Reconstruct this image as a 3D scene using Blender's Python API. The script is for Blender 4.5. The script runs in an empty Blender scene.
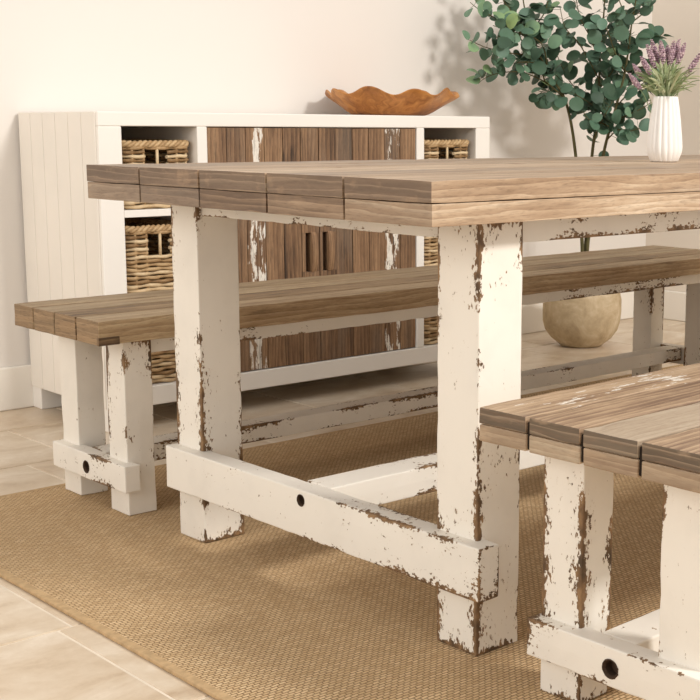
import bpy, bmesh, math, random
from mathutils import Vector, Matrix, noise
C = bpy.context.scene.collection
R = random.Random(7)

# ------------------------------------------------------------------ camera
cd = bpy.data.cameras.new('camera'); cam = bpy.data.objects.new('camera', cd); C.objects.link(cam)
F = Vector((0.67865724, 0.71539873, -0.16621975))
RT = Vector((0.72606385, -0.68760899, 0.0050168))
UP = Vector((0.11070518, 0.12409084, 0.98607597))
cam.matrix_world = Matrix(((RT.x, UP.x, -F.x, -1.2619), (RT.y, UP.y, -F.y, -1.386), (RT.z, UP.z, -F.z, 0.8519), (0, 0, 0, 1)))
cd.sensor_width = 36; cd.sensor_fit = 'HORIZONTAL'
cd.lens = 1309.0 / 700 * 36
cd.shift_x = (350 - 458.6) / 700
cd.clip_start = .05
bpy.context.scene.camera = cam
# ------------------------------------------------------------------ light
w = bpy.data.worlds.new('world'); bpy.context.scene.world = w; w.use_nodes = True
bg = w.node_tree.nodes['Background']; bg.inputs[0].default_value = (1.0, .96, .92, 1); bg.inputs[1].default_value = .82
def area(name, loc, target, sx, sy, power, col):
    l = bpy.data.lights.new(name, 'AREA'); l.shape = 'RECTANGLE'; l.size = sx; l.size_y = sy
    l.energy = power; l.color = col
    o = bpy.data.objects.new(name, l); C.objects.link(o); o.location = loc
    o.rotation_euler = (Vector(target) - Vector(loc)).to_track_quat('-Z', 'Y').to_euler()
    return o
area('window_light', (1.68, -3.95, 3.56), (.5, .6, .2), 1.05, .66, 228, (1, .965, .92))
area('side_window_light', (-4.2, .2, 2.0), (.6, .9, .4), 2.6, 1.8, 62, (1, .965, .92))
vs = bpy.context.scene.view_settings
vs.view_transform = 'Standard'; vs.look = 'None'; vs.exposure = 0; vs.gamma = 1; vs.use_curve_mapping = False

# ------------------------------------------------------------------ node helper
class N:
    def __init__(s, name):
        s.m = bpy.data.materials.new(name); s.m.use_nodes = True
        s.t = s.m.node_tree; s.b = s.t.nodes['Principled BSDF']
    def n(s, kind, **k):
        x = s.t.nodes.new('ShaderNode' + kind)
        for a, v in k.items():
            if a.startswith('i_'): s.set(x, a[2:].replace('_', ' '), v)
            else: setattr(x, a, v)
        return x
    def set(s, x, key, v):
        if isinstance(key, str) and key.isdigit(): key = int(key)
        if hasattr(v, 'default_value') and hasattr(v, 'is_output') : s.t.links.new(v, x.inputs[key])
        else: x.inputs[key].default_value = v
    def math(s, op, a, b=0.0, c=None, clamp=False):
        x = s.n('Math', operation=op, use_clamp=clamp); s.set(x, 0, a); s.set(x, 1, b)
        if c is not None: s.set(x, 2, c)
        return x.outputs[0]
    def vmath(s, op, a, b):
        x = s.n('VectorMath', operation=op); s.set(x, 0, a); s.set(x, 1, b); return x.outputs[0]
    def noise(s, vec, scale, detail=4, rough=.55, dist=0):
        x = s.n('TexNoise'); s.set(x, 'Vector', vec); s.set(x, 'Scale', scale); s.set(x, 'Detail', detail)
        s.set(x, 'Roughness', rough); s.set(x, 'Distortion', dist); return x.outputs[0]
    def ramp(s, fac, stops, interp='LINEAR'):
        x = s.n('ValToRGB'); x.color_ramp.interpolation = interp; e = x.color_ramp.elements
        while len(e) < len(stops): e.new(.5)
        for q, (p, c) in zip(e, stops): q.position = p; q.color = (*c, 1) if len(c) == 3 else c
        s.set(x, 0, fac); return x.outputs[0]
    def mix(s, fac, a, b, blend='MIX'):
        x = s.n('Mix', data_type='RGBA', blend_type=blend); s.set(x, 0, fac)
        for i, v in ((6, a), (7, b)):
            if isinstance(v, tuple): v = (*v, 1) if len(v) == 3 else v
            s.set(x, i, v)
        return x.outputs[2]
    def smooth(s, v, a, b):
        x = s.n('MapRange', interpolation_type='SMOOTHSTEP'); s.set(x, 0, v); s.set(x, 1, a); s.set(x, 2, b); return x.outputs[0]
    def uv(s, name): return s.n('UVMap', uv_map=name).outputs[0]
    def xyz(s, v):
        x = s.n('SeparateXYZ'); s.set(x, 0, v); return x.outputs
    def comb(s, a, b, c=0.0):
        x = s.n('CombineXYZ'); s.set(x, 0, a); s.set(x, 1, b); s.set(x, 2, c); return x.outputs[0]
    def out(s, col=None, rough=.6, bump=None, bs=.3, bd=.002, spec=.3):
        if col is not None: s.set(s.b, 'Base Color', (*col, 1) if isinstance(col, tuple) else col)
        s.set(s.b, 'Roughness', rough); s.set(s.b, 'Specular IOR Level', spec)
        if bump is not None:
            x = s.n('Bump'); s.set(x, 'Height', bump); s.set(x, 'Strength', bs); s.set(x, 'Distance', bd)
            s.set(s.b, 'Normal', x.outputs[0])
        return s.m

def srgb(r, g, b):
    f = lambda c: (c / 255) / 12.92 if c / 255 <= .04045 else ((c / 255 + .055) / 1.055) ** 2.4
    return (f(r), f(g), f(b))

def grain_coord(s, along=2.6, across=1.0):
    U, V, _ = s.xyz(s.uv('uv')); a, b, _ = s.xyz(s.uv('board'))
    return s.comb(s.math('MULTIPLY_ADD', U, 1 / along, s.math('MULTIPLY', a, 31.0)), s.math('MULTIPLY_ADD', V, across, s.math('MULTIPLY', b, 17.0)), s.math('MULTIPLY', a, 9.0))

def wood_mat(name, light, mid, dark, grey, endcol, pale, rough=.62, greyamt=1.0, paint=False):
    """weathered timber; UV 'uv' = metres along/across the grain, 'id' = per board randoms, 'flag' = (end face, paint streaks)"""
    s = N(name)
    co = grain_coord(s, 9.0)
    a, b, _ = s.xyz(s.uv('board')); en, pt, _ = s.xyz(s.uv('flag'))
    warp = s.noise(grain_coord(s, 5.0), 7.0, 2)
    cw = s.vmath('ADD', co, s.comb(0.0, s.math('MULTIPLY', s.math('SUBTRACT', warp, .5), .035)))
    broad = s.noise(cw, 26.0, 3)
    fine = s.noise(cw, 120.0, 5, .7)
    rings = s.n('TexWave', wave_type='BANDS', bands_direction='Y', wave_profile='SAW')
    s.set(rings, 'Vector', cw); s.set(rings, 'Scale', 22.0); s.set(rings, 'Distortion', 7.0); s.set(rings, 'Detail', 3.0); s.set(rings, 'Detail Scale', 1.3)
    g = s.math('ADD', s.math('ADD', s.math('MULTIPLY', broad, .56), s.math('MULTIPLY', fine, .30)), s.math('MULTIPLY', rings.outputs['Fac'], .16))
    g = s.math('ADD', g, s.math('MULTIPLY', s.math('SUBTRACT', a, .5), .30))
    col = s.ramp(g, [(.30, dark), (.46, mid), (.60, light), (.78, pale)])
    gm = s.smooth(s.math('ADD', s.noise(grain_coord(s, 3.5), 9.0, 3), s.math('MULTIPLY', s.math('SUBTRACT', b, .5), .35)), .48, .68)
    col = s.mix(s.math('MULTIPLY', gm, .6 * greyamt), col, s.mix(fine, grey, tuple(c * 1.35 for c in grey)))
    # knots
    kn = s.n('TexVoronoi', feature='F1'); s.set(kn, 'Vector', grain_coord(s, 1.7)); s.set(kn, 'Scale', 5.5); s.set(kn, 'Randomness', 1.0)
    kd = s.math('ADD', kn.outputs['Distance'], s.math('MULTIPLY', s.math('SUBTRACT', fine, .5), .05))
    pick = s.math('GREATER_THAN', s.xyz(kn.outputs['Color'])[0], .62)
    km = s.math('MULTIPLY', s.math('SUBTRACT', 1.0, s.smooth(kd, .035, .10)), pick)
    col = s.mix(s.math('MULTIPLY', km, .75), col, dark)
    # saw-cut ends, greyed and darker
    ec = s.mix(s.smooth(s.noise(co, 40.0, 4), .35, .7), endcol, tuple(c * 1.55 for c in endcol))
    ec = s.mix(s.math('MULTIPLY', s.smooth(fine, .52, .68), .6), ec, dark)
    ec = s.mix(s.math('MULTIPLY', s.smooth(s.noise(grain_coord(s, 1.6), 30.0, 3), .55, .7), .55), ec, mid)
    ec = s.mix(s.math('MULTIPLY', s.smooth(rings.outputs['Fac'], .7, 1.0), .35), ec, light)
    col = s.mix(s.math('MULTIPLY', en, .92), col, ec)
    # leftover white paint
    pn = s.noise(grain_coord(s, 4.5), 40.0, 6, .66)
    U, V, _ = s.xyz(s.uv('uv')); W_, H_, _ = s.xyz(s.uv('dim'))
    mid_ = s.math('SUBTRACT', 1.0, s.math('ABSOLUTE', s.math('MULTIPLY', s.math('SUBTRACT', s.math('DIVIDE', V, H_), .5), 1.6)))
    pm = s.smooth(s.math('ADD', pn, s.math('ADD', s.math('MULTIPLY', pt, .42), s.math('MULTIPLY', s.math('SUBTRACT', mid_, 1.0), .10))), .80, .825)
    pm = s.math('MULTIPLY', pm, s.math('GREATER_THAN', pt, .02))
    col = s.mix(pm, col, srgb(233, 226, 214))
    crack = s.smooth(s.noise(s.vmath('ADD', cw, (3.3, 1.1, 0)), 55.0, 3, .5), .26, .34)
    col = s.mix(s.math('MULTIPLY', s.math('SUBTRACT', 1.0, crack), .4), col, dark)
    pore = s.noise(cw, 420.0, 3, .6)
    col = s.mix(s.math('MULTIPLY', s.smooth(pore, .50, .66), .30), col, dark)
    col = s.mix(s.math('MULTIPLY', s.smooth(s.noise(s.vmath('ADD', co, (7.7, 2.2, 0)), 70.0, 4, .6), .56, .70), .38), col, dark)
    h = s.math('ADD', s.math('MULTIPLY', fine, .6), s.math('ADD', s.math('MULTIPLY', crack, .8), s.math('MULTIPLY', broad, .5)))
    return s.out(col, rough, h, .45, .0016, .45)

def paint_mat(name, stretch=(1, 1, .35), wear=1.0, col=(237, 231, 220), seed=0.0):
    """white paint flaked off along the arrises, brown timber underneath"""
    s = N(name)
    U, V, _ = s.xyz(s.uv('uv')); W_, H_, _ = s.xyz(s.uv('dim')); a, b, _ = s.xyz(s.uv('board'))
    e = s.math('MINIMUM', s.math('MINIMUM', U, s.math('SUBTRACT', W_, U)), s.math('MINIMUM', V, s.math('SUBTRACT', H_, V)))
    oc = s.n('TexCoord').outputs['Object']
    ri = s.n('ObjectInfo').outputs['Random']
    base = s.vmath('ADD', oc, s.comb(s.math('MULTIPLY', ri, 5.0), seed, s.math('MULTIPLY', ri, 3.0)))
    st = s.vmath('MULTIPLY', base, stretch)
    low = s.noise(s.vmath('ADD', base, (4.1, 0, 0)), 4.5, 2)
    mid = s.noise(st, 34.0, 3, .6)
    fine = s.noise(st, 180.0, 4, .62)
    lowm = s.smooth(low, .45, .64)
    edge = s.math('POWER', 2.718, s.math('MULTIPLY', e, -1 / .012))
    edge2 = s.math('POWER', 2.718, s.math('MULTIPLY', e, -1 / .0022))
    v = s.math('ADD', s.math('MULTIPLY', fine, .62), s.math('MULTIPLY', mid, .38))
    v = s.math('ADD', v, s.math('MULTIPLY', edge, s.math('MULTIPLY_ADD', lowm, (.22 * wear), .015)))
    v = s.math('ADD', v, s.math('MULTIPLY', edge2, s.math('MULTIPLY_ADD', lowm, .20, -.01)))
    v = s.math('ADD', v, s.math('MULTIPLY', lowm, .015 * wear))
    m = s.smooth(v, .652, .664)
    brown = s.ramp(s.noise(st, 60.0, 4), [(.3, srgb(78, 62, 46)), (.5, srgb(116, 90, 64)), (.7, srgb(156, 124, 88))])
    dirt = s.noise(base, 9.0, 4)
    pc = s.mix(s.math('MULTIPLY', s.smooth(dirt, .4, .75), .5), srgb(*col), tuple(c * .86 for c in srgb(*col)))
    rim = s.smooth(v, .615, .66)
    pc = s.mix(s.math('MULTIPLY', rim, .28), pc, srgb(190, 165, 130))
    colr = s.mix(m, pc, brown)
    h = s.math('ADD', s.math('SUBTRACT', 1.0, m), s.math('ADD', s.math('MULTIPLY', s.noise(st, 22.0, 3), .5), s.math('MULTIPLY', fine, .10)))
    return s.out(colr, .5, h, .5, .0012)

def plain_mat(name, col, rough=.6, nscale=6.0, namt=.08, bump=.0, bscale=80.0, spec=.3, bd=.001):
    s = N(name)
    oc = s.n('TexCoord').outputs['Object']
    n_ = s.noise(oc, nscale, 4)
    c = s.mix(s.smooth(n_, .3, .7), tuple(x * (1 - namt) for x in srgb(*col)), srgb(*col))
    return s.out(c, rough, s.noise(oc, bscale, 4) if bump else None, bump, bd, spec)

def id_mat(name, cols, rough=.6, spec=.3, nscale=60.0, jitter=.15, bump=0):
    s = N(name)
    a, b, _ = s.xyz(s.uv('board'))
    n_ = s.noise(s.n('TexCoord').outputs['Object'], nscale, 3)
    f = s.math('ADD', a, s.math('MULTIPLY', s.math('SUBTRACT', n_, .5), jitter))
    k = len(cols)
    c = s.ramp(f, [(.02 + .96 * i / (k - 1), srgb(*q)) for i, q in enumerate(cols)])
    return s.out(c, rough, n_ if bump else None, bump, .001, spec)

M = {}
M['table_wood'] = wood_mat('weathered_table_timber', srgb(180, 154, 126), srgb(154, 127, 100), srgb(92, 71, 54), srgb(134, 119, 104), srgb(101, 83, 67), srgb(212, 192, 166), .5)
M['bench_wood'] = wood_mat('weathered_bench_timber', srgb(178, 152, 118), srgb(150, 122, 88), srgb(86, 66, 46), srgb(138, 122, 98), srgb(128, 104, 76), srgb(206, 186, 152), greyamt=.6)
M['bench2_wood'] = wood_mat('reclaimed_bench_timber', srgb(192, 167, 138), srgb(176, 149, 120), srgb(124, 99, 79), srgb(148, 136, 120), srgb(90, 77, 62), srgb(212, 192, 164))
M['door_wood'] = wood_mat('sideboard_door_boards', srgb(150, 117, 86), srgb(120, 90, 64), srgb(60, 44, 32), srgb(116, 101, 86), srgb(100, 80, 62), srgb(172, 140, 106), greyamt=.7)
M['paint_leg'] = paint_mat('flaking_white_paint_upright', (1, 1, .5), 1.3)
M['paint_rail'] = paint_mat('flaking_white_paint_rail', (.7, .7, 1), 1.0, seed=3.7)
M['paint_apron'] = paint_mat('flaking_white_paint_apron', (.6, .6, 1), 1.15, seed=1.2)
M['white'] = plain_mat('satin_white_lacquer', (243, 238, 230), .45, 3, .03, .05, 40)
M['grooved'] = plain_mat('white_brushed_paint_boards', (238, 231, 220), .5, 5, .04, .08, 50)
M['joint'] = plain_mat('painted_shade_in_board_joints', (38, 28, 20), .9)  # near-black colour stands in for the shade inside the board gaps
M['hole'] = plain_mat('dark_bolt_recess', (70, 52, 38), .8)
M['rattan'] = id_mat('woven_rattan', [(128, 98, 64), (170, 138, 98), (198, 168, 126), (218, 195, 158)], .55, .35, 90, .5)
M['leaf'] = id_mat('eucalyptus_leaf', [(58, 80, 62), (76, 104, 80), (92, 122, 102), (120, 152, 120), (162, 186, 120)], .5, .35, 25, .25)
M['bark'] = plain_mat('plant_stem_bark', (98, 92, 58), .7, 30, .3)
M['vase'] = plain_mat('matt_white_ceramic', (246, 242, 236), .4)
M['lav_leaf'] = id_mat('lavender_foliage', [(112, 128, 88), (146, 160, 116), (174, 184, 142), (200, 204, 168)], .6)
M['lav_flower'] = id_mat('lavender_blossom', [(122, 96, 108), (152, 124, 136), (178, 150, 158), (200, 176, 176)], .7)

# ------------------------------------------------------------------ mesh helpers
LAY = ('uv', 'dim', 'board', 'flag')
class MB:
    def __init__(s, off=(0, 0, 0)):
        s.bm = bmesh.new()
        for n in LAY: s.bm.loops.layers.uv.new(n)
        s.l = [s.bm.loops.layers.uv[n] for n in LAY]; s.off = Vector(off)
    def face(s, vs_, uvs, dim, idv, flag):
        try: f = s.bm.faces.new(vs_)
        except ValueError: return None
        for lp, q in zip(f.loops, uvs):
            lp[s.l[0]].uv = q; lp[s.l[1]].uv = dim; lp[s.l[2]].uv = idv; lp[s.l[3]].uv = flag
        return f
    def box(s, lo, hi, axis=0, idv=None, step=None, wob=0.0, paint=0.0, endflag=1.0, seed=0.0, taper=None):
        """grid box with shared vertices, grain running along `axis`; wob frays the arrises"""
        lo = Vector(lo); hi = Vector(hi); d = hi - lo
        if idv is None: idv = (R.random(), R.random())
        n = [1, 1, 1]
        if step:
            for i in range(3): n[i] = max(1, int(round(d[i] / (step if i == axis else max(step, d[i] / 4.01)))))
        cache = {}
        def vert(i, j, k):
            key = (i, j, k)
            if key in cache: return cache[key]
            t = (i / n[0], j / n[1], k / n[2]); p = Vector((lo.x + d.x * t[0], lo.y + d.y * t[1], lo.z + d.z * t[2]))
            if wob:
                ext = [(-1 if t[q] == 0 else (1 if t[q] == 1 else 0)) for q in range(3)]
                ne = sum(abs(x) for x in ext)
                nz = noise.noise(p * 23 + Vector((seed, idv[0] * 9, 0))); nz2 = noise.noise(p * 7 + Vector((0, seed, idv[1] * 9)))
                am = wob * (max(0, nz) * 1.3 + .25) if ne >= 2 else 0
                for q in range(3):
                    if ext[q]: p[q] -= ext[q] * (am + (wob * .35 * (nz2 + .3) if d[q] > wob * 8 else 0))
            if taper: p = taper(p)
            v = s.bm.verts.new(p + s.off); cache[key] = v; return v
        for ax in range(3):
            a1, a2 = [q for q in range(3) if q != ax]
            if ax == axis: ua, va = (a1, a2) if d[a1] >= d[a2] else (a2, a1)
            elif a1 == axis: ua, va = a1, a2
            else: ua, va = a2, a1
            dim = (d[ua], d[va]); fl = (endflag if ax == axis else 0.0, 0.0 if ax == axis else paint)
            for side in (0, 1):
                for i in range(n[ua]):
                    for j in range(n[va]):
                        cs = [(i, j), (i + 1, j), (i + 1, j + 1), (i, j + 1)]
                        vv = []; uu = []
                        for (p_, q_) in cs:
                            k = [0, 0, 0]; k[ax] = n[ax] * side; k[ua] = p_; k[va] = q_
                            vv.append(vert(*k)); uu.append((d[ua] * p_ / n[ua], d[va] * q_ / n[va]))
                        # orientation
                        e1 = Vector((0, 0, 0)); e1[ua] = 1; e2 = Vector((0, 0, 0)); e2[va] = 1
                        nn = e1.cross(e2)[ax]
                        if (nn > 0) != (side == 1): vv.reverse(); uu.reverse()
                        s.face(vv, uu, dim, idv, fl)
        return s
    def tube(s, pts, r, sides=6, idv=None, closed=False, cap=True):
        if idv is None: idv = (R.random(), R.random())
        pts = [Vector(p) for p in pts]; n = len(pts)
        rr = r if callable(r) else (lambda t: r)
        rings = []; prev = None
        for i, p in enumerate(pts):
            t = (pts[(i + 1) % n] - pts[i - 1]) if closed else (pts[min(i + 1, n - 1)] - pts[max(i - 1, 0)])
            if t.length < 1e-9: t = Vector((0, 0, 1))
            t.normalize()
            if prev is None:
                ref = Vector((0, 0, 1)) if abs(t.z) < .9 else Vector((1, 0, 0)); a = t.cross(ref).normalized()
            else: a = (prev - t * prev.dot(t)).normalized()
            prev = a; b = t.cross(a); ra = rr(i / max(1, n - 1))
            rings.append([s.bm.verts.new(p + s.off + (a * math.cos(q * 2 * math.pi / sides) + b * math.sin(q * 2 * math.pi / sides)) * ra) for q in range(sides)])
        m = n if closed else n - 1
        for i in range(m):
            A = rings[i]; B = rings[(i + 1) % n]
            for q in range(sides):
                f = s.face([A[q], A[(q + 1) % sides], B[(q + 1) % sides], B[q]], [(0, 0)] * 4, (1, 1), idv, (0, 0))
                if f: f.smooth = True
        if cap and not closed:
            s.face(rings[0][::-1], [(0, 0)] * sides, (1, 1), idv, (0, 0)); s.face(rings[-1], [(0, 0)] * sides, (1, 1), idv, (0, 0))
        return s
    def mark(s):
        s.bm.faces.ensure_lookup_table()
        for f in s.bm.faces[s.f0:]: f.material_index = 1
    def revolve(s, prof, seg=48, mod=None, idv=(.5, .5), smooth=True, ctr=(0, 0, 0)):
        """prof [(r,z)] from the outer base upward and back down inside; mod(theta, r, z) -> (r, z)"""
        rings = []
        for r, z in prof:
            ring = []
            for k in range(seg):
                th = 2 * math.pi * k / seg; a, b = mod(th, r, z) if mod else (r, z)
                ring.append(s.bm.verts.new(Vector((a * math.cos(th), a * math.sin(th), b)) + s.off + Vector(ctr)))
            rings.append(ring)
        for A, B in zip(rings, rings[1:]):
            for k in range(seg):
                f = s.face([A[k], A[(k + 1) % seg], B[(k + 1) % seg], B[k]], [(0, 0)] * 4, (1, 1), idv, (0, 0))
                if f: f.smooth = smooth
        s.face(rings[0][::-1], [(0, 0)] * seg, (1, 1), idv, (0, 0)); s.face(rings[-1], [(0, 0)] * seg, (1, 1), idv, (0, 0))
        return s
    def build(s, name, mat, parent=None, bevel=0.0, seg=2, loc=None, rz=0.0):
        me = bpy.data.meshes.new(name); s.bm.normal_update(); s.bm.to_mesh(me); s.bm.free()
        me.materials.append(mat)
        if any(p.material_index for p in me.polygons): me.materials.append(M['joint'])
        o = bpy.data.objects.new(name, me); C.objects.link(o)
        if parent: o.parent = parent
        if loc is not None: o.location = loc; o.rotation_euler.z = rz
        if bevel:
            m = o.modifiers.new('bevel', 'BEVEL'); m.width = bevel; m.segments = seg; m.limit_method = 'ANGLE'; m.angle_limit = math.radians(50)
        return o

def tag(o, label=None, cat=None, group=None, kind=None):
    for k, v in (('label', label), ('category', cat), ('group', group), ('kind', kind)):
        if v: o[k] = v
    return o
def thing(name, label, cat, loc=(0, 0, 0), rz=0, group=None):
    o = bpy.data.objects.new(name, None); C.objects.link(o); o.location = loc; o.rotation_euler.z = rz
    o.empty_display_size = .1
    return tag(o, label, cat, group)

# ------------------------------------------------------------------ room shell
WY, WX = 2.436, 3.56
FZ = -.0075          # tile level; the top of the rug is z = 0
def floor():
    s = N('travertine_floor_tiles')
    oc = s.n('TexCoord').outputs['Object']; a, b, _ = s.xyz(s.uv('board'))
    off = s.vmath('ADD', oc, s.comb(s.math('MULTIPLY', a, 20.0), s.math('MULTIPLY', b, 20.0)))
    n1 = s.noise(s.vmath('MULTIPLY', off, (1, 1.8, 1)), 4.0, 6, .6, .6); n2 = s.noise(off, 38.0, 5, .7)
    c = s.ramp(s.math('ADD', s.math('MULTIPLY', n1, .8), s.math('MULTIPLY', n2, .2)), [(.32, srgb(180, 156, 128)), (.46, srgb(206, 187, 162)), (.56, srgb(216, 200, 178)), (.70, srgb(234, 222, 205))])
    c = s.mix(s.math('MULTIPLY', s.math('SUBTRACT', a, .5), .35, clamp=True), c, srgb(188, 160, 132))
    pits = s.smooth(s.noise(off, 70.0, 3, .6), .66, .74)
    c = s.mix(s.math('MULTIPLY', pits, .25), c, srgb(150, 124, 96))
    tile = s.out(c, .38, s.math('SUBTRACT', s.math('MULTIPLY', n2, .4), pits), .25, .0015, .4)
    m = MB()
    rows = [-4.2, -3.6, -2.99, -2.59, -1.98, -1.57, -.96, -.55, -.15, .25, .655, 1.03, 1.40, 1.766, 2.17, 2.56]
    g = .005
    for r, (y0, y1) in enumerate(zip(rows, rows[1:])):
        L = {13: .423, 10: .61, 12: .61}.get(r, .61 if r % 2 else .405)
        x = {13: .413, 10: -.253, 12: .19}.get(r, (r * .37) % .6) - 5 * .61
        while x > -3.4: x -= L
        while x < 4.0:
            if x + L > -3.4:
                zt = -R.random() * .0006
                m.box((x + g / 2, y0 + g / 2, -.012), (x + L - g / 2, y1 - g / 2, zt), 0, endflag=0)
            x += L
    o = m.build('floor', tile, bevel=.0015, seg=1); o.location.z = FZ
    g_ = MB(); g_.box((-3.4, -4.2, -.05), (4.1, 2.56, -.0022))
    gr = g_.build('grout', plain_mat('pale_grout', (234, 222, 204), .8, 20, .1), o); gr['label'] = 'pale grout between the travertine tiles'
    tag(o, kind='structure')
floor()
wallm = plain_mat('warm_white_wall_paint', (232, 226, 219), .8, 1.5, .015, .05, 60)
wall2 = plain_mat('beige_wall_paint', (230, 220, 207), .8, 1.5, .015, .05, 60)
basem = plain_mat('white_skirting_paint', (242, 236, 226), .5, 3, .03)
def wallbox(name, lo, hi, mat, bevel=0):
    m = MB(); m.box(lo, hi, 0); o = m.build(name, mat, bevel=bevel); tag(o, kind='structure'); return o
wallbox('wall_back', (-3.4, WY, -.05), (WX, WY + .12, 2.7), wallm)
wallbox('wall_right', (WX, -4.2, -.05), (WX + .12, WY + .12, 2.7), wall2)
def skirting(name, lo, hi, ax):
    m = MB(); m.box(lo, hi, ax)
    o = m.build(name, basem, bevel=.005, seg=3); tag(o, kind='structure')
skirting('baseboard_back', (-3.4, WY - .016, FZ), (WX, WY, .126), 0)
skirting('baseboard_right', (WX - .016, -4.2, FZ), (WX, WY - .016, .126), 1)

# ------------------------------------------------------------------ rug
RZ = 0.0
def rug():
    s = N('sisal_basket_weave')
    oc = s.n('TexCoord').outputs['Object']
    dist = s.noise(oc, 40.0, 3)
    oc2 = s.vmath('ADD', oc, s.comb(s.math('MULTIPLY', s.math('SUBTRACT', dist, .5), .007), s.math('MULTIPLY', dist, .005)))
    br = s.n('TexBrick', offset=.5, squash=1.0); s.set(br, 'Vector', oc2); s.set(br, 'Scale', 1.0); s.set(br, 'Brick Width', .0135); s.set(br, 'Row Height', .0070)
    s.set(br, 'Mortar Size', .0013); s.set(br, 'Mortar Smooth', .6); s.set(br, 'Bias', 0.0)
    s.set(br, 'Color1', (*srgb(228, 200, 160), 1)); s.set(br, 'Color2', (*srgb(204, 174, 134), 1)); s.set(br, 'Mortar', (*srgb(128, 101, 70), 1))
    st = s.noise(s.vmath('MULTIPLY', oc, (.15, 1, 1)), 130.0, 3)
    c = s.mix(s.smooth(st, .35, .7), br.outputs['Color'], s.mix(.5, br.outputs['Color'], srgb(184, 152, 112)))
    c = s.mix(s.math('MULTIPLY', s.smooth(s.noise(oc, 260.0, 2), .55, .72), .5), c, srgb(214, 182, 134))
    h = s.math('SUBTRACT', 1.0, br.outputs['Fac'])
    mat = s.out(c, .85, s.math('ADD', h, s.math('MULTIPLY', dist, .4)), .8, .002, .15)
    x0, x1, y0, y1 = -.236, 2.86, -1.35, 1.505
    m = MB(); m.box((x0 + .008, y0 + .008, FZ + .0005), (x1 - .008, y1 - .008, RZ), 0)
    o = m.build('rug', mat)
    tag(o, 'large tan woven sisal rug with bound edges lying under the table and benches', 'rug')
    bm_ = plain_mat('rug_binding_tape', (198, 168, 128), .85, 60, .25, .3, 300, .1)
    m = MB(); b = .017
    for lo, hi, ax in (((x0, y0), (x0 + b, y1), 1), ((x1 - b, y0), (x1, y1), 1), ((x0 + b, y0), (x1 - b, y0 + b), 0), ((x0 + b, y1 - b), (x1 - b, y1), 0)):
        m.box((*lo, FZ + .0004), (*hi, RZ + .0002), ax)
    m.build('binding', bm_, o, bevel=.002)
rug()

# ------------------------------------------------------------------ table
def timber_slab(m, L, W, z0, z1, nb, layers, paintf=lambda k: 0.0, gap=.0044, wob=.0013, idf=None, step=.035):
    """nb boards side by side running along x; optional two layers"""
    bw = W / nb
    for k in range(nb):
        for q in range(layers):
            a = z0 + (z1 - z0) * q / layers; b = z0 + (z1 - z0) * (q + 1) / layers
            iv = (R.random(), R.random()) if idf is None else idf(k, q)
            top = q == layers - 1
            m.box((0 if top else .0012, k * bw + gap / 2, a + (.0001 if q else 0)), (L if top else L - .0012, (k + 1) * bw - gap / 2, b - (0 if top else .0001)),
                  0, iv, step, wob if top else wob * .7, paintf(k) if top else 0, 1.0 if top else .45, seed=k * 3.1 + q)
        if k: m.f0 = len(m.bm.faces); m.box((.006, k * bw - gap, z0 + .003), (L - .006, k * bw + gap, z1 - .010), 0, (.1, .9)); m.mark()  # filler strip in each gap, coloured dark to paint in its shade
def bolt_hole(name, parent, x, y, z, r, sgn):
    """countersunk bolt recess: a ring with a deep dark cup let into the face"""
    m = MB(); seg = 20
    prof = [(r * 1.12, .0006), (r, .0012), (r * .82, -.003), (r * .8, -.016)]
    rings = []
    for rr, dx in prof:
        rings.append([m.bm.verts.new((x + sgn * dx, y + rr * math.cos(2 * math.pi * k / seg) * (1 + .06 * math.sin(3 * k)), z + rr * math.sin(2 * math.pi * k / seg))) for k in range(seg)])
    for A, B in zip(rings, rings[1:]):
        for k in range(seg): m.face([A[k], A[(k + 1) % seg], B[(k + 1) % seg], B[k]], [(0, 0)] * 4, (1, 1), (.3, .3), (0, 0))
    m.face(rings[-1], [(0, 0)] * seg, (1, 1), (.3, .3), (0, 0))
    bmesh.ops.recalc_face_normals(m.bm, faces=m.bm.faces)
    return m.build(name, M['hole'], parent)
def holed_rail(m, x0, x1, y0, y1, z0, z1, holes, r, face_x, iv, wob):
    """a cross rail along y (grain y) ; the recess is cut with a boolean afterwards"""
    m.box((x0, y0, z0), (x1, y1, z1), 1, iv, .03, wob, endflag=0, seed=y0 * 9)
def cut_hole(o, x, y, z, r, depth):
    me = bpy.data.meshes.new('cut'); b = bmesh.new()
    bmesh.ops.create_cone(b, cap_ends=True, segments=24, radius1=r, radius2=r, depth=depth * 2, matrix=Matrix.Translation((x, y, z)) @ Matrix.Rotation(math.pi / 2, 4, 'Y'))
    b.to_mesh(me); b.free(); c = bpy.data.objects.new('cut', me); C.objects.link(c); c.parent = o.parent; bpy.context.view_layer.update()
    bv = o.modifiers.new('bevel', 'BEVEL'); bv.width = .0025; bv.segments = 2; bv.limit_method = 'ANGLE'; bv.angle_limit = math.radians(50)
    md = o.modifiers.new('hole', 'BOOLEAN'); md.object = c; md.operation = 'DIFFERENCE'; md.solver = 'EXACT'
    dg = bpy.context.evaluated_depsgraph_get(); dg.update()
    new = bpy.data.meshes.new_from_object(o.evaluated_get(dg)); o.modifiers.clear(); o.data = new
    bpy.data.objects.remove(c); bpy.data.meshes.remove(me)

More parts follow.
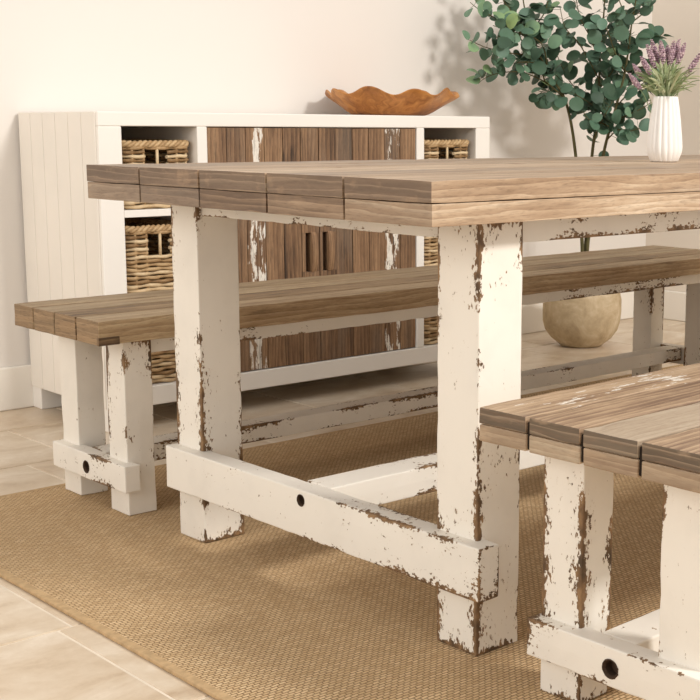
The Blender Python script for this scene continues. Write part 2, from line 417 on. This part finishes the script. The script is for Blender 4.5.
TL, TW, TH = 2.37, 1.02, .78
def table():
    t = thing('dining_table', 'long dining table with weathered timber top and flaking white trestle base, on the rug', 'table', (TL / 2, TW / 2, RZ))
    off = (-TL / 2, -TW / 2, -RZ)
    zt = TH - .067
    m = MB(off)
    ids = {(0, 1): (.60, .35), (0, 0): (.75, .2), (1, 1): (.45, .7), (2, 1): (.8, .3), (3, 1): (.55, .55), (4, 1): (.4, .8)}
    timber_slab(m, TL, TW, zt, TH, 5, 2, idf=lambda k, q: ids.get((k, q), (R.random(), R.random())))
    m.build('tabletop', M['table_wood'], t, bevel=.0007)
    lx, ly, lw, ld = .157, .064, .098, .099
    for sx in (0, 1):
        for sy in (0, 1):
            x0 = lx if not sx else TL - lx - ld; y0 = ly if not sy else .871
            m = MB(off); m.box((x0, y0, RZ), (x0 + ld, y0 + lw, zt), 2, None, .03, .0014, endflag=0, seed=sx * 5 + sy * 9)
            m.build('leg', M['paint_leg'], t, bevel=.002)
        if not sx: xa, xb = .1315, .178
        else: xa, xb = TL - .178, TL - .1315
        m = MB(off); m.box((xa, .033, .106), (xb, .976, .197), 1, None, .03, .0014, endflag=0, seed=3)
        r = m.build('end_rail', M['paint_rail'], t)
        xf = xa if not sx else xb
        cut_hole(r, xf + off[0], .503 + off[1], .177 + off[2], .0115, .02)
        bolt_hole('bolt_recess', t, xf + off[0], .503 + off[1], .177 + off[2], .0105, -1 if not sx else 1)
        m = MB(off); xc = lx + .012 if not sx else TL - lx - .034
        m.box((xc, ly + lw, .678), (xc + .022, .871, zt), 1, None, .03, .002, endflag=0)
        m.build('end_apron', M['paint_apron'], t, bevel=.0015)
    for y0 in (.078, TW - .1):
        m = MB(off); m.box((lx + ld, y0, .671), (TL - lx - ld, y0 + .022, zt), 0, None, .03, .0014, endflag=0)
        m.build('side_apron', M['paint_apron'], t, bevel=.0015)
    m = MB(off); m.box((.178, .472, .141), (TL - .178, .548, .198), 0, None, .03, .0014, endflag=0, seed=8)
    m.build('center_stretcher', M['paint_apron'], t, bevel=.0025)
table()

# ------------------------------------------------------------------ benches
BW, BH, BT, EI = .403, .4484, .0526, .036
def bench(name, label, x, y, yaw, L, mat, layers, paintf, notch=False, wob=.0013, gap=.0046):
    c, s_ = math.cos(yaw), math.sin(yaw)
    t = thing(name, label, 'bench', (x + c * L / 2 - s_ * BW / 2, y + s_ * L / 2 + c * BW / 2, RZ), yaw, 'timber benches beside the dining table')
    off = (-L / 2, -BW / 2, -RZ); zt = BH - BT
    m = MB(off)
    timber_slab(m, L, BW, zt, BH, 4, layers, paintf, gap=gap, wob=wob)
    if notch: m.box((-.0006, .0006, zt - .0004), (.05, .01, zt + .017), 0, (.02, .6), endflag=1)
    m.build('seat', mat, t, bevel=.0018)
    if notch: pass
    lx, ly, lw, ld, y2 = .0765, .0376, .0804, .0706, .2583
    for sx in (0, 1):
        for y0 in (ly, y2):
            x0 = lx if not sx else L - lx - ld - EI
            m = MB(off); m.box((x0, y0, RZ), (x0 + ld, y0 + lw, zt), 2, None, .03, .0014, endflag=0, seed=sx * 4 + y0 * 30)
            m.build('leg', M['paint_leg'], t, bevel=.002)
        xa, xb = (.053, .092) if not sx else (L - .092 - EI, L - .053 - EI)
        m = MB(off); m.box((xa, .008, .0615), (xb, .347, .1225), 1, None, .028, .0014, endflag=0, seed=6)
        r = m.build('end_rail', M['paint_rail'], t)
        xf = xa if not sx else xb
        cut_hole(r, xf + off[0], .182 + off[1], .09 + off[2], .0145, .02)
        bolt_hole('bolt_recess', t, xf + off[0], .182 + off[1], .09 + off[2], .0135, -1 if not sx else 1)
        xc = lx + .02 if not sx else L - lx - .04 - EI
        m = MB(off); m.box((xc, ly + lw, zt - .03), (xc + .02, y2, zt), 1, None, .03, .002, endflag=0)
        m.build('end_apron', M['paint_apron'], t, bevel=.0015)
    for y0 in (.045, .335 - .02):
        m = MB(off); m.box((lx + ld, y0, .359), (L - lx - ld - EI, y0 + .02, zt), 0, None, .03, .0014, endflag=0, seed=y0 * 50)
        m.build('side_apron', M['paint_apron'], t, bevel=.0015)
    m = MB(off); m.box((.092, .166, .0765), (L - .092 - EI, .232, .1215), 0, None, .03, .0014, endflag=0, seed=2)
    m.build('center_stretcher', M['paint_rail'], t, bevel=.0025)
    return t
bench('bench', 'brown timber bench on white legs behind the table, in front of the sideboard', .0635, 1.1142, .0031, 2.39, M['bench_wood'], 1, lambda k: .12 if k == 2 else 0, notch=True)
bench('bench', 'timber bench with paint-streaked planks in the right foreground, before the table', .0687, -.4323, .0143, 2.39, M['bench2_wood'], 2, lambda k: .62 if k == 3 else .2 if k == 2 else 0, wob=.0016, gap=.0056)

# ------------------------------------------------------------------ sideboard
SX, SY, SYAW = .5219, 1.9342, -.0088
SL, SD, SH = 1.50, .492, .896
def world_sb(x, y, z):
    c, s_ = math.cos(SYAW), math.sin(SYAW); return (SX + c * x - s_ * y, SY + s_ * x + c * y, z)
def sideboard():
    px, py, _ = world_sb(SL / 2, SD / 2, 0)
    t = thing('sideboard', 'long white sideboard with two rustic brown plank doors and basket cubbies, against the wall', 'sideboard', (px, py, 0), SYAW)
    off = (-SL / 2, -SD / 2, 0)
    m = MB(off)
    W = M['white']
    m.box((.0, 0, .856), (SL, SD, SH), 0)                         # top
    for x0, x1 in ((.012, .071), (1.433, 1.488)): m.box((x0, .004, .112), (x1, SD, .856), 2)
    m.box((0, 0, FZ), (.071, .07, .856), 2)                        # front posts run to the floor
    m.box((1.433, 0, FZ), (SL, .07, .856), 2)
    m.box((.0, SD - .06, FZ), (.071, SD, .856), 2); m.box((1.433, SD - .06, FZ), (SL, SD, .856), 2)
    for x0, x1 in ((.313, .347), (1.16, 1.193)): m.box((x0, 0, .112), (x1, SD - .02, .856), 2)
    m.box((.071, 0, .055), (1.433, .022, .112), 0)                # bottom rail
    m.box((.071, .022, .094), (1.433, SD - .02, .112), 0)         # floor of the carcass
    m.box((.071, SD - .02, .094), (1.433, SD, .856), 2)           # back panel
    m.build('carcass', W, t, bevel=.003)
    for x0, x1 in ((.071, .313), (1.193, 1.433)):
        for z in (.602, .362):
            m = MB(off); m.box((x0, .001, z), (x1, SD - .02, z + .0205), 0); m.build('shelf', W, t, bevel=.0015)
    # grooved sides
    for side in (0, 1):
        m = MB(off); nb = 6; y0, y1 = .012, SD - .004; bw = (y1 - y0) / nb
        for k in range(nb):
            a, b = y0 + k * bw, y0 + (k + 1) * bw
            xs = (-.004, .013) if not side else (SL - .013, SL + .004)
            m.box((xs[0], a + .0008, .06), (xs[1], b - .0008, SH - .0005), 2)
        m.build('side_panel', M['grooved'], t, bevel=.0022)
    # plank doors
    for d, (x0, x1) in enumerate(((.3485, .7525), (.7545, 1.1585))):
        m = MB(off); nb = 6; bw = (x1 - x0) / nb
        pt = [0, 0, 0, 0, 0, 0, 0]; pt[2 if d == 0 else 6] = 0
        tones = ([(.62, .45), (.42, .6), (.55, .3), (.62, .2), (.32, .25), (.48, .8)], [(.40, .7), (.30, .9), (.6, .3), (.5, .35), (.38, .4), (.55, .3)])[d]
        for k in range(nb):
            p_ = (.78 if k == (2 if d == 0 else 4) else 0)
            fx = x0 + k * bw
            hz0, hz1 = .405, .528
            hs = None
            if (d == 0 and k == 5) or (d == 1 and k == 0):
                # board with a slot cut for the pull
                sa, sb = (fx + .014, fx + .034) if d == 0 else (fx + .012, fx + .030)
                y_a, y_b = .004, .028
                for lo, hi in (((fx + .0006, .114), (x0 + (k + 1) * bw - .0006, hz0)), ((fx + .0006, hz1), (x0 + (k + 1) * bw - .0006, .854)),
                               ((fx + .0006, hz0), (sa, hz1)), ((sb, hz0), (x0 + (k + 1) * bw - .0006, hz1))):
                    m.box((lo[0], y_a, lo[1]), (hi[0], y_b, hi[1]), 2, tones[k], paint=0)
                m.box((sa - .002, .026, hz0 - .002), (sb + .002, .034, hz1 + .002), 2, (.05, .1))
            else:
                m.box((fx + .0006, .004 + R.random() * .002, .114), (x0 + (k + 1) * bw - .0006, .028, .854), 2, tones[k], .06, .0012, p_, seed=k + d * 9)
        door = m.build('door', M['door_wood'], t, bevel=.0012)
        # bowed wooden pull beside the slot
        hm = MB(off); fx = x0 + (5 if d == 0 else 0) * bw; xa = fx + (.034 if d == 0 else .030)
        hx = xa + .020
        pts = 14; ringv = []
        for i in range(pts + 1):
            tt = i / pts; z = .405 + .125 * tt; bulge = math.sin(math.pi * tt)
            yy = .004 - .004 - .011 * bulge ** .6; xl = xa - .001 - .003 * bulge
            ringv.append([hm.bm.verts.new(Vector(q) + Vector(off)) for q in ((xl, yy, z), (hx, yy + .004, z), (hx + .004 * bulge, .0042, z), (xl, .0042, z))])
        for i in range(pts):
            A, B = ringv[i], ringv[i + 1]
            for q in range(4): hm.face([A[q], A[(q + 1) % 4], B[(q + 1) % 4], B[q]], [(i * .008, q * .02), (i * .008, q * .02 + .02), (i * .008 + .008, q * .02 + .02), (i * .008 + .008, q * .02)], (.12, .02), (.75, .2), (0, 0))
        hm.face(ringv[0], [(0, 0)] * 4, (.1, .1), (.7, .2), (0, 0)); hm.face(ringv[-1][::-1], [(0, 0)] * 4, (.1, .1), (.7, .2), (0, 0))
        bmesh.ops.recalc_face_normals(hm.bm, faces=hm.bm.faces)
        hm.build('handle', M['door_wood'], door, bevel=.002)
sideboard()

# ------------------------------------------------------------------ baskets
def basket_proto():
    a, b, h, r = .224, .36, .188, .022            # footprint, height, corner radius
    def peri(hx, hy, rad):
        pts = []
        seg = [((hx - rad, -hy + rad), -90), ((hx - rad, hy - rad), 0), ((-hx + rad, hy - rad), 90), ((-hx + rad, -hy + rad), 180)]
        out = []
        for (cx, cy), a0 in seg:
            for i in range(6):
                th = math.radians(a0 + 90 * i / 5); out.append(Vector((cx + rad * math.cos(th), cy + rad * math.sin(th), 0)))
        return out
    base = peri(a / 2 - .007, b / 2 - .007, r)
    # resample by arclength, starting on the front side
    P = base + [base[0]]; cum = [0]
    for p, q in zip(P, P[1:]): cum.append(cum[-1] + (q - p).length)
    tot = cum[-1]
    def at(sv):
        sv %= tot
        for i in range(len(P) - 1):
            if cum[i + 1] >= sv:
                f = (sv - cum[i]) / max(1e-9, cum[i + 1] - cum[i]); p = P[i].lerp(P[i + 1], f); d = (P[i + 1] - P[i]).normalized()
                return p, Vector((d.y, -d.x, 0))
        return P[0], Vector((1, 0, 0))
    NS = 30; ds = tot / NS
    root = thing('rattan_basket', 'x', 'basket')
    wv = MB(); rows = 15; dz = (h - .012) / rows
    for k in range(rows):
        z = .008 + dz * k; idv = (R.random(), R.random()); n = NS * 5; cur = []; runs = []
        for i in range(n):
            sv = tot * i / n; p, nr = at(sv)
            hole = p.y < -b / 2 + .02 and z > h * .60 and z < h * .86 and abs(p.x) < .032
            q = p + nr * (.0055 * math.cos(math.pi * (sv / ds) + math.pi * k)) + Vector((0, 0, z + .0016 * noise.noise(Vector((sv * 30, k * 3.3, 0))) * 1.6 + .0012 * math.sin(sv * 60 + k)))
            if hole:
                if len(cur) > 1: runs.append(cur)
                cur = []
            else: cur.append(q)
        if cur:
            runs.append(cur)
        if len(runs) == 1 and len(runs[0]) >= n: wv.tube(runs[0][:n], .0056, 6, idv, closed=True)
        else:
            if len(runs) > 1: runs[0] = runs[-1] + runs[0]; runs.pop()
            for q_ in runs: wv.tube(q_, .0056, 6, idv)
    wv.build('weave', M['rattan'], root)
    st = MB()
    for i in range(NS):
        p, nr = at(ds * (i + .5))
        if p.y < -b / 2 + .02 and abs(p.x) < .03: continue
        st.tube([p + Vector((0, 0, .002)), p + Vector((0, 0, h - .004))], .0036, 5, (R.random() * .6 + .3, .5))
    st.tube([Vector((0, -b / 2 + .004, .10)), Vector((0, -b / 2 + .004, h - .008))], .0045, 6, (.9, .5))
    st.build('stakes', M['rattan'], root)
    rim = MB()
    for q in range(3):
        pts = []
        for i in range(200):
            sv = tot * i / 200; p, nr = at(sv); ph = 2 * math.pi * (i / 200 * 22) + q * 2 * math.pi / 3
            pts.append(p + nr * .006 * math.cos(ph) + Vector((0, 0, h - .004 + .006 * math.sin(ph) + .002 * noise.noise(p * 20))))
        rim.tube(pts, .0058, 6, (R.random(), .5), closed=True)
    rim.build('rim', M['rattan'], root)
    bt = MB(); bt.box((-a / 2 + .014, -b / 2 + .014, .001), (a / 2 - .014, b / 2 - .014, .007), 0, (.4, .5)); bt.build('base', M['rattan'], root)
    return root
bk = basket_proto(); first = True
pos = [('left', .071 + .119, .014), ('right', 1.193 + .1195, .014)]
for side, bx, bf in pos:
    for lev, z in (('top', .6230), ('middle', .3830), ('bottom', .1125)):
        if first: o = bk; first = False
        else:
            o = bk.copy(); C.objects.link(o)
            for ch in bk.children: c = ch.copy(); C.objects.link(c); c.parent = o
        o.location = world_sb(bx, bf + .18, z); o.rotation_euler.z = SYAW
        o['label'] = 'woven rattan basket in the %s cubby at the %s end of the white sideboard' % (lev, side)
        o['group'] = 'rattan baskets in the sideboard'

# ------------------------------------------------------------------ wooden bowl
def bowl():
    s = N('polished_root_wood')
    oc = s.n('TexCoord').outputs['Object']
    d = s.noise(oc, 6.0, 3); v = s.vmath('ADD', s.vmath('MULTIPLY', oc, (1, 1, 2.5)), s.comb(d, d, d))
    c = s.ramp(s.noise(v, 7.0, 5, .6), [(.3, srgb(132, 80, 36)), (.5, srgb(178, 118, 58)), (.62, srgb(200, 142, 78)), (.8, srgb(190, 104, 44))])
    mat = s.out(c, .38, s.noise(v, 20.0, 4), .15, .002, .4)
    m = MB()
    # azimuth-dependent rim, angle measured from the image-right axis
    def mod(th, r, z):
        t_ = max(0, min(1, z / .085)) if z > 0 else 0
        a_ = abs((th + math.pi) % (2 * math.pi) - math.pi); lob = .5 - .5 * math.cos(9 * (a_ - 1.815))
        hh = 1.02 - (t_ ** 1.5) * (.27 * lob ** 1.3 + .04 * math.sin(4 * th))
        rr = 1 + t_ * (.05 * math.sin(3 * th + .7) + .04 * math.sin(7 * th))
        return r * rr, z * hh
    prof = [(.118, 0), (.135, .004), (.165, .024), (.196, .05), (.222, .076), (.232, .092), (.226, .093), (.210, .074), (.182, .05), (.150, .026), (.11, .014), (.02, .011)]
    m.revolve(prof, 96, mod)
    m2 = m.build('wooden_bowl', mat, loc=(1.776, 2.173, SH + .0004), rz=-.76)
    sc = m2.modifiers.new('sub', 'SUBSURF'); sc.levels = 1; sc.render_levels = 1
    tag(m2, 'orange-brown carved root wood bowl with wavy rim, on the sideboard', 'bowl')
bowl()

# ------------------------------------------------------------------ vase and lavender
VP = (1.192, .512, TH + .0005)
def vase():
    m = MB()
    def mod(th, r, z):
        k = 1 - .12 * (1 - abs(math.cos(th * 9 + z * 6))) ** 1.3 * (1 if r > .012 else 0) * min(1, z / .012 + .15)
        return r * k, z
    prof = [(.030, 0), (.033, .002), (.0405, .022), (.0415, .034), (.040, .055), (.0365, .09), (.0315, .125), (.0285, .143), (.0275, .148), (.0255, .148), (.0255, .14), (.030, .11), (.034, .06), (.02, .02), (.004, .018)]
    m.revolve(prof, 180, mod)
    o = m.build('vase', M['vase'], loc=VP); tag(o, 'small white ribbed ceramic vase standing on the table', 'vase')
    # lavender bunch
    t = thing('lavender_bunch', 'bunch of faux lavender with pale purple spikes in the white ribbed vase', 'flowers', (VP[0], VP[1], VP[2] + .03))
    rt = Vector((.726, -.688, 0)); dp = Vector((.69, .725, 0))
    lf = MB(); rr = random.Random(3)
    def curve(p0, p1, bend, n=8):
        out = []
        for i in range(n + 1):
            f = i / n; p = p0.lerp(p1, f) + Vector((0, 0, bend * math.sin(math.pi * f))); out.append(p)
        return out
    def blade(pts, wd, idv):
        prev = None
        for i, p in enumerate(pts):
            f = i / (len(pts) - 1); wv = wd * math.sin(math.pi * min(1, .12 + .88 * f)) ** .7 + .0002
            t_ = (pts[min(i + 1, len(pts) - 1)] - pts[max(i - 1, 0)]).normalized(); sd = t_.cross(Vector((.3, .8, .5))).normalized()
            cur = [lf.bm.verts.new(p - sd * wv), lf.bm.verts.new(p + Vector((0, 0, -wv * .3))), lf.bm.verts.new(p + sd * wv)]
            if prev:
                for q in (0, 1): lf.face([prev[q], prev[q + 1], cur[q + 1], cur[q]], [(0, 0)] * 4, (1, 1), idv, (0, 0))
            prev = cur
    for i in range(190):
        an = rr.uniform(0, 6.283); sp = rr.uniform(.01, .085) ; hh = rr.uniform(.03, .085) if sp < .05 else rr.uniform(.01, .065)
        base = Vector((rr.uniform(-.012, .012), rr.uniform(-.012, .012), .105 + rr.uniform(0, .02)))
        tip = Vector((math.cos(an) * sp, math.sin(an) * sp, .118 + hh))
        blade(curve(base, tip, rr.uniform(.004, .022), 6), rr.uniform(.0014, .0032), (rr.random(), rr.random()))
    lf.build('leaves', M['lav_leaf'], t)
    spikes = [(-.075, .01, .190, -.045, .14), (-.062, -.02, .205, -.03, .15), (-.085, .0, .168, -.05, .12), (-.035, .015, .245, -.012, .17), (-.048, -.01, .232, -.02, .16),
              (-.018, -.012, .240, -.006, .17), (.002, .012, .232, .0, .17), (.012, -.01, .240, .004, .17), (.028, .01, .246, .01, .18), (.037, -.012, .236, .016, .17), (.078, .0, .218, .03, .14)]
    for (s_, dd, z, s0, z0) in spikes:
        tip = rt * s_ + dp * dd + Vector((0, 0, z)); mid = rt * s0 + dp * dd * .5 + Vector((0, 0, z0)); b0 = rt * s0 * .15 + Vector((0, 0, .02))
        sp = MB(); pts = [b0.lerp(mid, k / 4) for k in range(4)] + [mid.lerp(tip, k / 4) for k in range(5)]
        stm = MB(); stm.tube(pts, .0009, 5, (.3, .5)); st = stm.build('stem', M['lav_leaf'], t)
        L = (tip - mid).length; nb = 11
        for i in range(nb):
            f = 1 - (i / nb) * .75; c_ = mid.lerp(tip, f); rad = .0053 * (.45 + .9 * math.sin(math.pi * (i + .8) / (nb + 2)))
            for k in range(6):
                a_ = k * 1.047 + i * .5; p = c_ + Vector((math.cos(a_), math.sin(a_), .3)) * rad * .72 + Vector((0, 0, rr.uniform(-.001, .001)))
                q = bmesh.ops.create_icosphere(sp.bm, subdivisions=1, radius=rad * .46, matrix=Matrix.Translation(p))
                idv = (min(1, max(0, rr.gauss(.55, .25))), 0)
                for v_ in q['verts']:
                    for lp in v_.link_loops: lp[sp.l[2]].uv = idv
        sp.build('flower_spike', M['lav_flower'], st)
vase()

# ------------------------------------------------------------------ potted eucalyptus
STEMS = [
 [(0.001,-0.001,0.21),(-0.003,0.003,0.418),(-0.041,0.011,0.754),(-0.095,0.021,0.967),(-0.169,0.050,1.079),(-0.250,0.071,1.226),(-0.288,0.080,1.371)],
 [(0.025,0.004,0.21),(0.023,0.005,0.417),(0.020,-0.019,0.754),(0.057,-0.013,0.930),(0.052,-0.022,1.123),(0.045,-0.043,1.312),(0.048,-0.045,1.45)],
 [(0.015,-0.015,0.21),(0.014,-0.013,0.418),(0.021,-0.075,0.755),(0.013,-0.123,0.891),(0.031,-0.167,1.080),(0.047,-0.182,1.266),(0.065,-0.200,1.42)],
]
TWIGS = [
 [(-0.103,0.029,0.986),(-0.191,0.044,1.041),(-0.290,0.082,1.076),(-0.388,0.120,1.066),(-0.437,0.139,1.043)],
 [(-0.169,0.050,1.079),(-0.263,0.057,1.132),(-0.375,0.080,1.146),(-0.451,0.111,1.163),(-0.505,0.135,1.186)],
 [(-0.207,0.058,1.153),(-0.306,0.070,1.223),(-0.390,0.094,1.263),(-0.472,0.117,1.296),(-0.506,0.135,1.323)],
 [(-0.250,0.071,1.226),(-0.329,0.091,1.296),(-0.376,0.109,1.360),(-0.404,0.108,1.437)],
 [(-0.106,0.032,0.997),(-0.086,0.082,1.014),(-0.103,0.125,1.006),(-0.121,0.156,1.014)],
 [(0.057,-0.013,0.930),(0.034,0.036,0.989),(0.013,0.098,1.048),(-0.002,0.140,1.126),(-0.026,0.163,1.204)],
 [(0.054,-0.023,1.046),(-0.029,-0.041,1.119),(-0.102,-0.041,1.191),(-0.153,-0.020,1.245),(-0.168,-0.006,1.319)],
 [(0.052,-0.022,1.123),(0.007,-0.007,1.217),(-0.007,0.034,1.294),(-0.023,0.049,1.389)],
 [(0.063,-0.019,0.930),(-0.025,-0.032,0.967),(-0.092,-0.023,0.996)],
 [(0.013,-0.123,0.891),(0.032,-0.196,0.921),(0.050,-0.240,0.943),(0.069,-0.272,0.966)],
 [(0.016,-0.098,0.821),(0.015,-0.152,0.860),(0.034,-0.197,0.856),(0.053,-0.230,0.868)],
 [(0.024,-0.133,0.948),(0.085,-0.150,1.006),(0.166,-0.158,1.046),(0.194,-0.184,1.077)],
 [(0.031,-0.167,1.080),(-0.037,-0.172,1.151),(-0.080,-0.172,1.223),(-0.118,-0.163,1.276)],
 [(0.038,-0.174,1.155),(0.115,-0.178,1.196),(0.175,-0.194,1.205),(0.216,-0.205,1.237)],
 [(0.047,-0.182,1.266),(0.082,-0.216,1.304),(0.125,-0.229,1.343)],
 [(0.047,-0.182,1.266),(-0.021,-0.187,1.317),(-0.041,-0.168,1.390)],
 [(0.008,-0.118,0.871),(-0.051,-0.117,0.890),(-0.094,-0.104,0.897),(-0.129,-0.098,0.927)],
 [(0.020,-0.019,0.754),(0.002,-0.057,0.852),(-0.025,-0.114,0.909),(-0.034,-0.161,0.965)],
 [(0.057,-0.013,0.930),(0.073,-0.070,0.988),(0.094,-0.117,1.026),(0.095,-0.159,1.074)],
 [(-0.191,0.044,1.041),(-0.255,0.02,1.10),(-0.33,0.02,1.11),(-0.40,0.04,1.10)],
 [(-0.169,0.05,1.079),(-0.23,0.02,1.17),(-0.30,0.03,1.21),(-0.37,0.05,1.22),(-0.44,0.08,1.24)],
 [(-0.25,0.071,1.226),(-0.22,0.03,1.29),(-0.20,0.02,1.36)],
 [(-0.30,0.07,1.22),(-0.37,0.03,1.19),(-0.44,0.05,1.20)],
 [(0.031,-0.167,1.080),(0.09,-0.20,1.10),(0.14,-0.23,1.10),(0.17,-0.25,1.13)],
 [(0.054,-0.024,1.027),(0.056,-0.081,1.083),(0.078,-0.101,1.159),(0.120,-0.114,1.237)],
]
def smoothpts(pts, sub=5):
    P = [Vector(p) for p in pts]; out = []
    for i in range(len(P) - 1):
        p0 = P[max(0, i - 1)]; p1 = P[i]; p2 = P[i + 1]; p3 = P[min(len(P) - 1, i + 2)]
        for k in range(sub):
            t = k / sub
            out.append(.5 * ((2 * p1) + (p2 - p0) * t + (2 * p0 - 5 * p1 + 4 * p2 - p3) * t * t + (-p0 + 3 * p1 - 3 * p2 + p3) * t ** 3))
    out.append(P[-1]); return out
def plant():
    t = thing('potted_eucalyptus', 'tall faux eucalyptus tree with round leaves in a rough stone pot by the wall', 'potted plant', (2.70, 2.07, FZ))
    s = N('rough_stone_pot')
    oc = s.n('TexCoord').outputs['Object']; n1 = s.noise(oc, 9.0, 5, .65, .8); n2 = s.noise(oc, 45.0, 4)
    c = s.ramp(s.math('ADD', s.math('MULTIPLY', n1, .8), s.math('MULTIPLY', n2, .2)), [(.3, srgb(158, 138, 108)), (.5, srgb(188, 168, 136)), (.68, srgb(212, 196, 168))])
    pm = s.out(c, .8, s.math('ADD', n1, s.math('MULTIPLY', n2, .5)), .5, .004, .2)
    m = MB()
    prof = [(.074, 0), (.084, .003), (.094, .012), (.122, .034), (.146, .066), (.156, .10), (.1585, .14), (.157, .19), (.150, .22), (.143, .235), (.132, .236), (.130, .215), (.135, .2), (.02, .195)]
    m.revolve(prof, 64, lambda th, r, z: (r * (1 + .01 * math.sin(3 * th + z * 20)), z))
    m.build('pot', pm, t)
    m = MB(); m.revolve([(.1, .196), (.128, .198), (.128, .208), (.06, .212), (.01, .213)], 40, lambda th, r, z: (r, z + .003 * math.sin(9 * th + r * 90)))
    m.build('soil', plain_mat('dry_moss', (96, 84, 58), .95, 60, .4, .6, 120), t)
    allp = []
    for k, st in enumerate(STEMS):
        m = MB(); pts = smoothpts(st, 6); m.tube(pts, lambda f: .0085 * (1 - f) + .0022 * f, 7, (.5, .5)); m.build('stem', M['bark'], t); allp.append((pts, .5))
    m = MB()
    for tw in TWIGS:
        pts = smoothpts(tw, 5); m.tube(pts, lambda f: .0032 * (1 - f) + .0012 * f, 5, (.5, .5)); allp.append((pts, 0.0))
    lf = MB(); rr = random.Random(11)
    def leaf(p, dirv, rad, tone):
        dirv = dirv.normalized(); nrm = Vector((rr.uniform(-1, 1), rr.uniform(-1, 1), rr.uniform(-.5, 1))).normalized()
        face = Vector((-.55, -.65, .35))                       # leaves turn to the room's light
        nrm = (nrm * .9 + face * 1.0).normalized()
        a = (dirv - nrm * dirv.dot(nrm)).normalized(); b = nrm.cross(a)
        c0 = lf.bm.verts.new(p); n_ = 14; ring = []; wid = rr.uniform(.82, 1.0)
        cc = p + a * rad
        for k in range(n_):
            th = 2 * math.pi * k / n_; x_ = math.cos(th); y_ = math.sin(th)
            q = cc + a * (x_ * rad * (1.05 if x_ > 0 else 1)) + b * (y_ * rad * wid) + nrm * (.16 * rad * y_ * y_ - .1 * rad * x_ * x_)
            ring.append(lf.bm.verts.new(q))
        cen = lf.bm.verts.new(cc - nrm * rad * .04)
        lf.bm.verts.remove(c0)
        for k in range(n_):
            f = lf.face([cen, ring[k], ring[(k + 1) % n_]], [(0, 0)] * 3, (1, 1), (tone, .5), (0, 0))
            if f: f.smooth = True
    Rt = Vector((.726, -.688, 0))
    for pts, start in allp:
        n_ = len(pts); d = 0; nxt = .01; side = 0
        for i in range(1, n_):
            seg = pts[i] - pts[i - 1]; L = seg.length; tdir = seg.normalized()
            if i / n_ < start: continue
            d += L
            while d > nxt:
                nxt += rr.uniform(.020, .033); side += 1
                for sg in (0, 1):
                    if rr.random() < .10: continue
                    up = Vector((rr.uniform(-1, 1), rr.uniform(-1, 1), rr.uniform(-.6, .9)))
                    out = (up - tdir * up.dot(tdir)).normalized()
                    p = pts[i] + tdir * rr.uniform(-.01, .01); q = p + out * rr.uniform(.012, .035) + tdir * .006
                    m.tube([p, q], .0008, 4, (.5, .5), cap=False)
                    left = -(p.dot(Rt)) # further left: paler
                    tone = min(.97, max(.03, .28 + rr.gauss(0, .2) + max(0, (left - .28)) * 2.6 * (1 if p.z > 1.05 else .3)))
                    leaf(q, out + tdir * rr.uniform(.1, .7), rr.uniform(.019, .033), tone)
    m.build('twigs', M['bark'], t)
    lf.build('foliage', M['leaf'], t)
plant()
